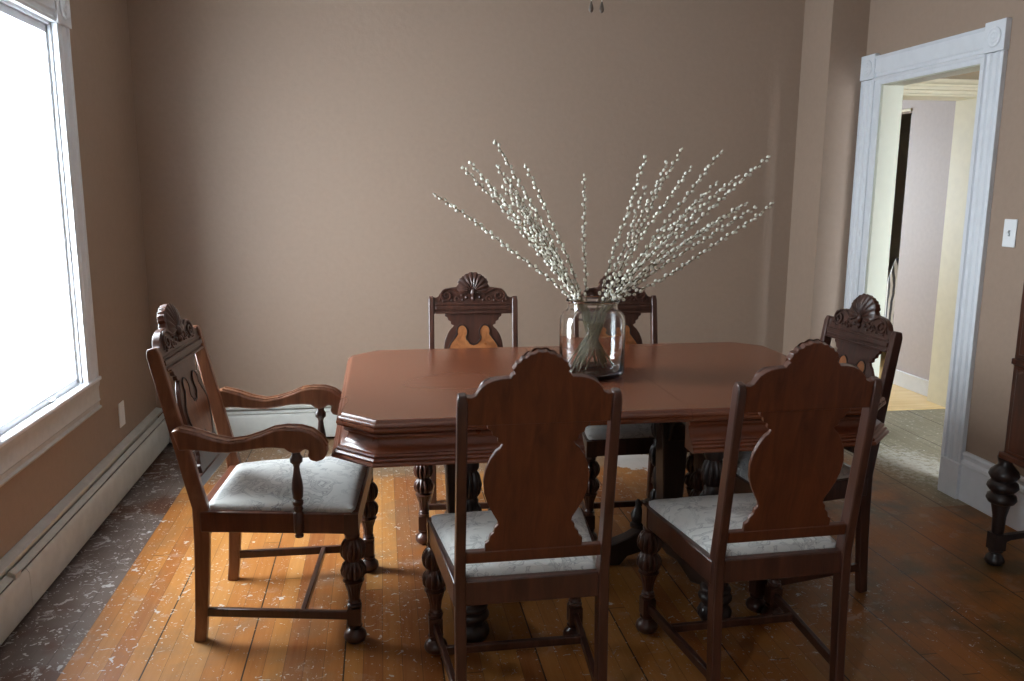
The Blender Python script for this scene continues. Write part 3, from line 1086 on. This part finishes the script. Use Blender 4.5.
        for s in (-1, 1):
            b = MB()
            b.prism(A, (s * (rx + .013), ARM_S, 0), (0, 1, 0), (0, 0, 1), (s, 0, 0), .050)
            # bow the arm outwards towards the front
            b.v = [Vector((p.x + s * .012 * max(0, min(1, (p.y + .30) / .40)), p.y, p.z)) for p in b.v]
            a = b.build('armrest', M_ARMW, r, bevel=.007, seg=3, angle=60)
            # moulded bead along the top edges
            c = MB()
            for dx in (.008, .042):
                c.tube([(s * (rx + .013 + dx) + s * .012 * max(0, min(1, (y + ARM_S + .30) / .40)), y + ARM_S, z + .0005) for y, z in A[1:13]], .004, 6)
            c.build('bead', M_ARMW, a)
            sx_ = s * (rx + .013 + .034)
            pr = [(.360, .006), (.363, .013), (.368, .014), (.372, .010), (.377, .013), (.384, .016), (.440, .016), (.446, .011), (.456, .015), (.464, .012), (.470, .016), (.480, .017), (.486, .011), (.492, .016), (.520, .018), (.540, .0165), (.570, .011), (.590, .009), (.600, .012), (.606, .019), (.620, .020), (.628, .014), (.645, .013)]
            MB().lathe([(z, r_) for z, r_ in pr], (sx_, .058, 0), 20).build('arm_support', M_DARKW, r, angle=50)
    if not arms:                       # side chairs are a little shallower than the armchair
        for o in r.children_recursive:
            for v_ in o.data.vertices:
                if v_.co.y < .16:
                    v_.co.y = .16 + (v_.co.y - .16) * .89
    return r


B = make_chair('dining_chair', 'dark wooden side chair in left foreground, back to the viewer, plain reddish splat')
B.location = (.366, 2.19, 0)
B.rotation_euler = (0, 0, math.radians(.5))
GRP = 'side chairs around the dining table'
B['group'] = GRP


def place(loc, deg, label):
    c = copy_tree(B)
    c.location = (*loc, 0)
    c.rotation_euler = (0, 0, math.radians(deg))
    c['label'] = label
    return c


place((1.064, 2.218), 1.7, 'dark wooden side chair in right foreground, back to the viewer, before the table end')
place((.385, 3.44), 176, 'carved back side chair behind the table, standing clear left of the glass vase')
place((1.040, 3.37), 180, 'carved back side chair behind the table, partly hidden by vase and branches')
place((1.452, 2.755), 95.6, 'carved back side chair at the right end of the table, near the doorway')
A = make_chair('armchair', 'wooden armchair with scrolled arms and damask seat at the left end of the table', fx=.255, rx=.212, arms=True)
A.location = (-.310, 2.779, 0)
for o in A.children_recursive:
    for v_ in o.data.vertices:
        if v_.co.z > .45 and v_.co.y < -.2 and o.name.split('.')[0] not in ('armrest', 'bead'):
            v_.co.y -= (v_.co.z - .45) * .045
A.rotation_euler = (0, 0, math.radians(-94.2))

# ------------------------------------------------------------------ dining table
TX0, TX1, TY0, TY1, CH = -.141, 1.660, 2.388, 3.508, .110
LF0, LF1 = .600, .943
T = thing('dining_table', 'long mahogany dining table with clipped corners, moulded apron and dark pedestal legs', 'table', (.765, 2.948, 0))


def tl(x, y):
    return (x - .765, y - 2.948)


pathL = [tl(*p) for p in ((LF0, TY1), (TX0 + CH, TY1), (TX0, TY1 - CH), (TX0, TY0 + CH), (TX0 + CH, TY0), (LF0, TY0))]
pathR = [tl(*p) for p in ((LF1, TY0), (TX1 - CH, TY0), (TX1, TY0 + CH), (TX1, TY1 - CH), (TX1 - CH, TY1), (LF1, TY1))]
EDGE = [(-.018, .760), (-.014, .7595), (-.009, .755), (-.007, .7515), (-.003, .7505), (.001, .747), (.003, .742), (.001, .7385), (.005, .737), (.0065, .731), (.003, .724), (-.004, .721), (-.060, .721), (-.060, .7275), (-.018, .7275)]
APR = [(-.024, .7205), (-.022, .714), (-.017, .712), (-.015, .706), (-.019, .700), (-.029, .698), (-.031, .688), (-.028, .674), (-.020, .660), (-.011, .652), (-.009, .647), (-.003, .645), (.000, .639), (-.003, .634), (.002, .632), (.006, .626), (.003, .620), (.008, .618), (.011, .611), (.008, .605), (.000, .602), (-.055, .602), (-.055, .7205)]


APR = [(d_ + max(0, .70 - z_) / .098 * .013 if d_ > -.05 else d_, .7205 + (z_ - .7205) * .82) for d_, z_ in APR]


def slab(path):
    n = len(path)
    P = [Vector(p) for p in path]
    out = []
    for i in range(n):
        ds = []
        if i > 0:
            ds.append((P[i] - P[i - 1]).normalized())
        if i < n - 1:
            ds.append((P[i + 1] - P[i]).normalized())
        ns = [Vector((q.y, -q.x)) for q in ds]
        bb = ns[0] if len(ns) == 1 else (ns[0] + ns[1]).normalized()
        if len(ns) == 2:
            bb = bb / bb.dot(ns[0])
        out.append(tuple(P[i] - bb * .018))
    return out


for pth, nm in ((pathL, 'left'), (pathR, 'right')):
    b = MB()
    b.profile_path(pth, EDGE)
    b.prism(slab(pth), (0, 0, .728), (1, 0, 0), (0, 1, 0), (0, 0, 1), .032)
    b.build('tabletop', M_TOPW, T, angle=25)
    b = MB()
    b.profile_path(pth, APR)
    b.build('apron', M_APRW, T, angle=25)
b = MB()
for yy, sg in ((TY0, 1), (TY1, -1)):
    p = [tl(LF0 + .001, yy), tl(LF1 - .001, yy)]
    if sg < 0:
        p.reverse()
    b.profile_path(p, EDGE)
x0, y0 = tl(LF0 + .001, TY0 + .018)
x1, y1 = tl(LF1 - .001, TY1 - .018)
b.box((x0, y0, .728), (x1, y1, .760))
b.build('table_leaf', M_TOPW, T, angle=25)
# sliding rails under the top
for yy in (2.62, 3.22):
    x0, y0 = tl(.05, yy)
    x1, _ = tl(1.45, yy)
    MB().box((x0, y0, .665), (x1, y0 + .05, .7215)).build('slide_rail', M_PEDW, T, bevel=.003)
# two pedestals
for px_, sg in ((.262, -1), (1.085, 1)):
    cx, cyy = tl(px_, 2.948)
    p = bpy.data.objects.new('pedestal', None)
    COL.objects.link(p)
    p.parent = T
    p.location = (cx, cyy, 0)
    # square tapering column with flared scroll brackets at its head
    h_ = [(.048, .10), (.048, .16), (.040, .20), (.040, .26), (.044, .34), (.047, .42), (.050, .50), (.058, .55), (.072, .59), (.084, .63), (.090, .67)]
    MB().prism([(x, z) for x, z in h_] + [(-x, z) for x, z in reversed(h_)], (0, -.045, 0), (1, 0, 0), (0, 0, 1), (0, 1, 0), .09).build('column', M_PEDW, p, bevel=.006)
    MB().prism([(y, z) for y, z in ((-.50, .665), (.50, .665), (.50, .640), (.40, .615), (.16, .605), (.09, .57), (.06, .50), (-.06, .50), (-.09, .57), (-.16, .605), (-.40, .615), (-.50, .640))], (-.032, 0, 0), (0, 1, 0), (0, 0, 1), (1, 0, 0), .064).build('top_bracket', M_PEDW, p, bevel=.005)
    # low carved runner front to back
    rn = [(-.50, .165), (-.40, .170), (-.30, .150), (-.20, .165), (-.10, .215), (0, .235), (.08, .215), (.14, .175), (.19, .165), (.225, .160), (.225, .110), (.16, .100), (.08, .060), (-.08, .060), (-.20, .085), (-.34, .070), (-.42, .100), (-.50, .110)]
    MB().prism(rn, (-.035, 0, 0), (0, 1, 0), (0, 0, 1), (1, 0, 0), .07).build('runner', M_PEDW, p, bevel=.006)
    for fy, ty in ((-.475, -.408), (.192, .124)):
        b = MB()
        b.lathe([(0, .030), (.004, .046), (.020, .056, .10), (.036, .058, .14), (.052, .050, .12), (.060, .040), (.066, .044), (.074, .050), (.082, .055), (.090, .056), (.098, .052), (.103, .046), (.109, .050), (.116, .052), (.124, .048), (.130, .036), (.170, .032)], (0, fy, 0), 48, 10)
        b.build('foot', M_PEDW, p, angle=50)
        b = MB()
        b.lathe([(.165, .030), (.175, .030), (.180, .022), (.195, .034, .25), (.215, .038, .3), (.235, .030, .25), (.245, .020), (.250, .024), (.30, .030, .16), (.34, .022), (.345, .030), (.36, .040, .28), (.39, .046, .3), (.42, .040, .28), (.435, .028), (.445, .030), (.455, .024), (.47, .036, .28), (.50, .042, .3), (.53, .036, .25), (.545, .026), (.555, .032), (.60, .032), (.645, .032)], (0, ty, 0), 40, 10)
        b.build('turned_post', M_PEDW, p, angle=50)
    # short cross foot towards the table's middle with an urn finial
    s_ = -sg
    cf = [(.0, .150), (.10, .150), (.17, .110), (.24, .085), (.27, .060), (.27, .0), (.20, .0), (.17, .035), (.08, .060), (0, .065)]
    MB().prism([(x * s_, z) for x, z in cf], (0, -.03, 0), (1, 0, 0), (0, 0, 1), (0, 1, 0), .06).build('cross_foot', M_PEDW, p, bevel=.005)
    MB().lathe([(.145, .030), (.155, .030), (.160, .018), (.175, .026), (.195, .028), (.215, .016), (.23, .010), (.245, .012), (.255, .004)], (s_ * .125, 0, 0), 20).build('finial', M_PEDW, p, angle=50)

# ------------------------------------------------------------------ glass jar
VX, VY = .752, 2.910
V = thing('glass_vase', 'large clear glass jar vase holding the willow branches on the table', 'vase', (VX, VY, .760))
out_ = [(.000, .098), (.004, .108), (.012, .116), (.030, .1195), (.120, .1195), (.200, .1195), (.222, .116), (.236, .106), (.243, .095), (.248, .090), (.262, .090), (.268, .093), (.274, .097), (.279, .097), (.282, .093)]
inn_ = [(.279, .089), (.262, .086), (.246, .087), (.236, .098), (.224, .110), (.200, .1155), (.030, .1155), (.020, .108), (.014, .090), (.014, .0)]
seg = 56
vs, f = [], []
pp = [(z, r_) for z, r_ in out_] + [(z, max(r_, .0005)) for z, r_ in inn_]
for z, r_ in pp:
    for i in range(seg):
        a = 2 * PI * i / seg
        vs.append((r_ * math.cos(a), r_ * math.sin(a), z))
for jx in range(len(pp) - 1):
    for i in range(seg):
        i2 = (i + 1) % seg
        f.append((jx * seg + i, jx * seg + i2, (jx + 1) * seg + i2, (jx + 1) * seg + i))
f.append(tuple(reversed(range(seg))))
f.append(tuple((len(pp) - 1) * seg + i for i in range(seg)))
MB().add(vs, f).build('jar_body', M_JAR, V, angle=70)

# ------------------------------------------------------------------ pussy willow branches
M_STEM = simple('willow_bark', (0.125, 0.098, 0.045), 0.55, scale=80, var=.35)
M_CAT = simple('willow_catkin', (0.80, 0.78, 0.68), 0.85, scale=120, var=.12)
M = Matrix((r2, u2, fw))


def px_at(px, py, Y):
    d_ = r2 * ((px - 512) / F_PX) + u2 * (-(py - 340.5) / F_PX) + fw
    t_ = Y / d_.y
    return Vector((0, 0, CAM_H)) + d_ * t_


rng = random.Random(11)
TIPS = [(434, 194, .03, 'lowest and longest one leaning far left'), (463, 167, -.06, 'second lowest of the left spray'), (470, 162, .08, 'arching left just above the lower pair'),
        (495, 141, .0, 'tallest one of the left spray'), (497, 166, -.1, 'left spray, tip just under the tallest'), (525, 165, .1, 'rightmost tip of the left spray'),
        (584, 175, .0, 'lone short one standing upright in the middle'), (646, 157, .06, 'near upright, just right of the middle'), (646, 187, -.08, 'shorter near upright one right of the middle'),
        (682, 149, .04, 'tallest of the right spray'), (667, 163, -.06, 'right spray, tip left of the tallest'), (691, 167, .12, 'right spray, tip just right of the tallest'),
        (722, 151, .0, 'second tallest of the right spray'), (769, 157, -.05, 'long high one reaching the far upper right'), (739, 176, .1, 'right spray, halfway between the two long high ones'),
        (717, 182, -.12, 'right spray, tip below the second tallest'), (773, 203, .02, 'lowest one curving out to the far right'), (747, 203, .1, 'low right spray, just above the lowest'),
        (739, 207, -.1, 'inner one of the low right spray'), (756, 208, -.02, 'low right spray, tip nearest the far right one'), (726, 217, .06, 'short one low in the right spray'),
        (508, 178, .05, 'inner left spray, behind the dense bundle'), (516, 196, -.07, 'shorter one within the dense left bundle'), (704, 196, .14, 'middle of the dense right bundle'),
        (519, 207, .03, 'shortest one of the dense left bundle'), (503, 186, -.04, 'dense left bundle, tip below the two tall ones'), (487, 181, .05, 'between the arching pair and the dense left bundle')]
for i, (tx, ty, dy, lab) in enumerate(TIPS):
    tip = px_at(tx, ty, VY + dy)
    side = 1 if tip.x > VX else -1
    fr_ = min(1, abs(tip.x - VX) / .5)
    # point where it crosses the neck, leaning to the tip's side
    neck = Vector((VX + side * (.012 + .050 * fr_ + rng.uniform(-.012, .012)), VY + dy * .35 + rng.uniform(-.02, .02), .760 + .268))
    foot = Vector((VX - side * (.020 + .068 * rng.random()), VY + rng.uniform(-.058, .058), .760 + .021))
    if i == 6:
        foot.x = VX + .05
        neck.x = VX - .02
    # gentle S in the free length: quadratic through a control point
    mid = neck.lerp(tip, .5) + Vector((side * rng.uniform(-.012, .012), rng.uniform(-.015, .015), 0))
    droop = .030 * fr_
    mid.z += droop * (1 if i not in (16,) else -1.4)
    if i == 16:
        mid.x += .02
    P = []
    for k in range(5):
        P.append(foot.lerp(neck, k / 5))
    n = 22
    for k in range(n + 1):
        q = k / n
        c1 = neck.lerp(mid, q)
        c2 = mid.lerp(tip, q)
        w_ = c1.lerp(c2, q)
        w_ += Vector((math.sin(q * 11 + i) * .004, math.cos(q * 9 + i * 2) * .004, math.sin(q * 8 + i) * .003)) * (q * (1 - q) * 4)
        P.append(w_)
    base_p = foot.copy()
    root = thing('willow_branch', 'pussy willow branch in the glass jar, ' + lab, 'branch', base_p, 0, 'pussy willow branches in the glass jar')
    loc = [p - base_p for p in P]
    R_ = [.0029 - .0015 * k / (len(loc) - 1) for k in range(len(loc))]
    MB().tube(loc, R_, 6).build('stem', M_STEM, root)
    c = MB()
    # walk the free length and set catkins alternately
    dist = 0
    step = .0
    acc = 0.012 + rng.random() * .02
    total = sum((loc[k + 1] - loc[k]).length for k in range(5, len(loc) - 1))
    kk = 0
    for k in range(5, len(loc) - 1):
        seg_ = loc[k + 1] - loc[k]
        l_ = seg_.length
        while acc < l_:
            p = loc[k] + seg_ * (acc / l_)
            tdir = seg_.normalized()
            ang = kk * 2.4 + rng.uniform(-.5, .5)
            a_ = tdir.cross(Vector((.2, .9, .3))).normalized()
            b_ = tdir.cross(a_)
            n_ = a_ * math.cos(ang) + b_ * math.sin(ang)
            q = (dist + acc) / total
            sz = (.0054 + .0014 * rng.random()) * (1.0 if q < .9 else .85)
            c.ellipsoid(p + n_ * .0052 + tdir * .002, tdir * .85 + n_ * .5, sz, sz * 1.22, 8, 6)
            kk += 1
            acc += rng.uniform(.0115, .0195)
        acc -= l_
        dist += l_
    c.ellipsoid(loc[-1], (loc[-1] - loc[-2]), .0036, .006, 7, 5)
    c.build('catkins', M_CAT, root, angle=80)

# ------------------------------------------------------------------ dark cabinet at the right edge
CX0, CY1, CY0 = 2.30, 2.765, 1.55
K = thing('cabinet', 'dark mahogany cabinet on turned legs against the right wall, cut by the picture edge', 'cabinet', (2.485, (CY0 + CY1) / 2, 0))
yl, yh = CY0 - (CY0 + CY1) / 2, CY1 - (CY0 + CY1) / 2
xl, xh = CX0 - 2.485, 2.655 - 2.485
b = MB().box((xl + .012, yl + .012, .455), (xh, yh - .055, 1.86))
body = b.build('body', M_CABW, K, bevel=.004)
MB().box((xl, yl, .435), (xh, yh - .040, .462)).build('base_moulding', M_CABW, K, bevel=.006)
MB().box((xl - .012, yl - .015, 1.86), (xh, yh - .035, 1.90)).build('cabinet_top', M_CABW, K, bevel=.008)
MB().box((xl + .004, yl + .005, .80), (xh, yh - .049, .825)).build('waist_moulding', M_CABW, K, bevel=.005)
for k in range(2):
    ya = yl + .03 + k * (yh - yl - .11) / 2
    yb = ya + (yh - yl - .11) / 2 - .006
    dr = MB().box((xl + .002, ya, .842), (xl + .014, yb, 1.845)).build('door', M_CABW, K, bevel=.003)
    MB().box((xl - .003, ya + .06, .90), (xl + .003, yb - .06, 1.785)).build('door_panel', M_CABW, dr, bevel=.003)
    yk = yb - .03 if k == 0 else ya + .03
    q = MB().lathe([(0, .006), (.010, .005), (.014, .012), (.022, .013), (.027, .006)], seg=14)
    q.xf(Matrix.Translation((xl + .002, yk, 1.08)) @ Matrix.Rotation(-PI / 2, 4, 'Y'))
    q.build('knob', simple('aged_brass', (.35, .24, .10), .4, metal=1), dr)
    d_ = MB().box((xl + .002, ya, .475), (xl + .014, yb, .79)).build('drawer', M_CABW, K, bevel=.003)
    q = MB().lathe([(0, .006), (.010, .005), (.014, .012), (.022, .013), (.027, .006)], seg=14)
    q.xf(Matrix.Translation((xl + .002, (ya + yb) / 2, .63)) @ Matrix.Rotation(-PI / 2, 4, 'Y'))
    q.build('knob', bpy.data.materials['aged_brass'], d_)
for lx_ in (xl + .035, xh - .035):
    for ly_ in (yl + .035, yh - .045):
        b = MB().lathe([(0, .012), (.006, .030), (.018, .036), (.032, .032), (.046, .020), (.052, .020), (.056, .026), (.064, .026)], (lx_, ly_, 0), 28)
        b.box((lx_ - .024, ly_ - .024, .064), (lx_ + .024, ly_ + .024, .130))
        b.lathe([(.128, .018), (.136, .022), (.200, .024), (.250, .034), (.256, .046), (.270, .054), (.286, .050), (.296, .036), (.304, .046), (.318, .056), (.334, .052), (.344, .040), (.352, .046), (.366, .054), (.384, .048), (.398, .034), (.412, .024), (.436, .030)], (lx_, ly_, 0), 32)
        b.build('leg', M_PEDW, K, angle=50)
for ly_ in (yl + .035, yh - .045):
    MB().prism([(xl + .05, .085), (xl + .09, .100), (0, .108), (xh - .09, .100), (xh - .05, .085), (xh - .05, .122), (0, .130), (xl + .05, .122)], (0, ly_ - .012, 0), (1, 0, 0), (0, 0, 1), (0, 1, 0), .024).build('stretcher', M_PEDW, K, bevel=.003)

# ------------------------------------------------------------------ ceiling fan whose pull chains hang into view
FN = thing('ceiling_fan', 'ceiling fan above the table, only its two drop-ended pull chains in view', 'ceiling fan', (.738, 2.90, CZ))
M_FAN = simple('fan_white', (.7, .69, .66), .4)
MB().lathe([(-.10, .018), (-.06, .05), (-.01, .075), (0, .075)], seg=28).build('canopy', M_FAN, FN)
MB().lathe([(-.22, .014), (-.08, .014)], seg=14).build('downrod', M_FAN, FN)
MB().lathe([(-.38, .05), (-.36, .10), (-.28, .13), (-.23, .10), (-.215, .03)], seg=32).build('motor_housing', M_FAN, FN)
MB().lathe([(-.46, .04), (-.44, .065), (-.38, .07)], seg=28).build('switch_housing', M_FAN, FN)
for k in range(5):
    b = MB().prism([(.12, -.03), (.22, -.055), (.60, -.065), (.64, -.03), (.64, .03), (.60, .065), (.22, .055), (.12, .03)], (0, 0, -.30), (1, 0, 0), (0, math.cos(.2), math.sin(.2)), (0, 0, 1), .006)
    b.xf(Matrix.Rotation(k * 2 * PI / 5 + .3, 4, 'Z'))
    b.build('blade', M_FAN, FN, bevel=.002)
for sx_ in (-.0185, .0185):
    ch = MB().tube([(sx_, 0, -.44), (sx_, 0, -.700)], .0012, 6).build('pull_chain', M_FAN, FN)
    MB().lathe([(-.730, .002), (-.727, .006), (-.719, .0085), (-.706, .006), (-.694, .0022)], (sx_, 0, 0), 12).build('chain_drop', simple('bronze_drop', (.12, .09, .07), .35), ch)

# ------------------------------------------------------------------ striped cloth hanging in the far doorway
b = MB()
nn = 20
vs, f = [], []
for k in range(14):
    for i in range(nn + 1):
        q = i / nn
        z = .92 - k * .045
        wdt = .05 + .13 * min(1, k / 5)
        vs.append((.018 * math.sin(q * 12 + k * .15), (q - .5) * wdt * 2, z - 0))
for k in range(13):
    for i in range(nn):
        a0 = k * (nn + 1) + i
        f.append((a0, a0 + 1, a0 + nn + 2, a0 + nn + 1))
mt, nt, N, L, Bq = mat_new('striped_cotton')
tc = N.new('ShaderNodeTexCoord')
wv = N.new('ShaderNodeTexWave')
wv.bands_direction = 'Y'
wv.inputs['Scale'].default_value = 9
wv.inputs['Distortion'].default_value = 1.5
L.new(tc.outputs['Object'], wv.inputs['Vector'])
rp = N.new('ShaderNodeValToRGB')
rp.color_ramp.elements[0].position = .45
rp.color_ramp.elements[1].position = .55
rp.color_ramp.elements[0].color = (.05, .055, .07, 1)
rp.color_ramp.elements[1].color = (.7, .7, .7, 1)
L.new(wv.outputs['Color'], rp.inputs['Fac'])
L.new(rp.outputs['Color'], Bq.inputs['Base Color'])
co = MB().add(vs, f).build('hanging_cloth', mt, angle=80)
co.location = (3.96, 5.90, 0)
sol = co.modifiers.new('thickness', 'SOLIDIFY')
sol.thickness = .004
tag(co, 'grey and white striped cloth hanging in the dark far doorway beyond the hall', 'cloth')
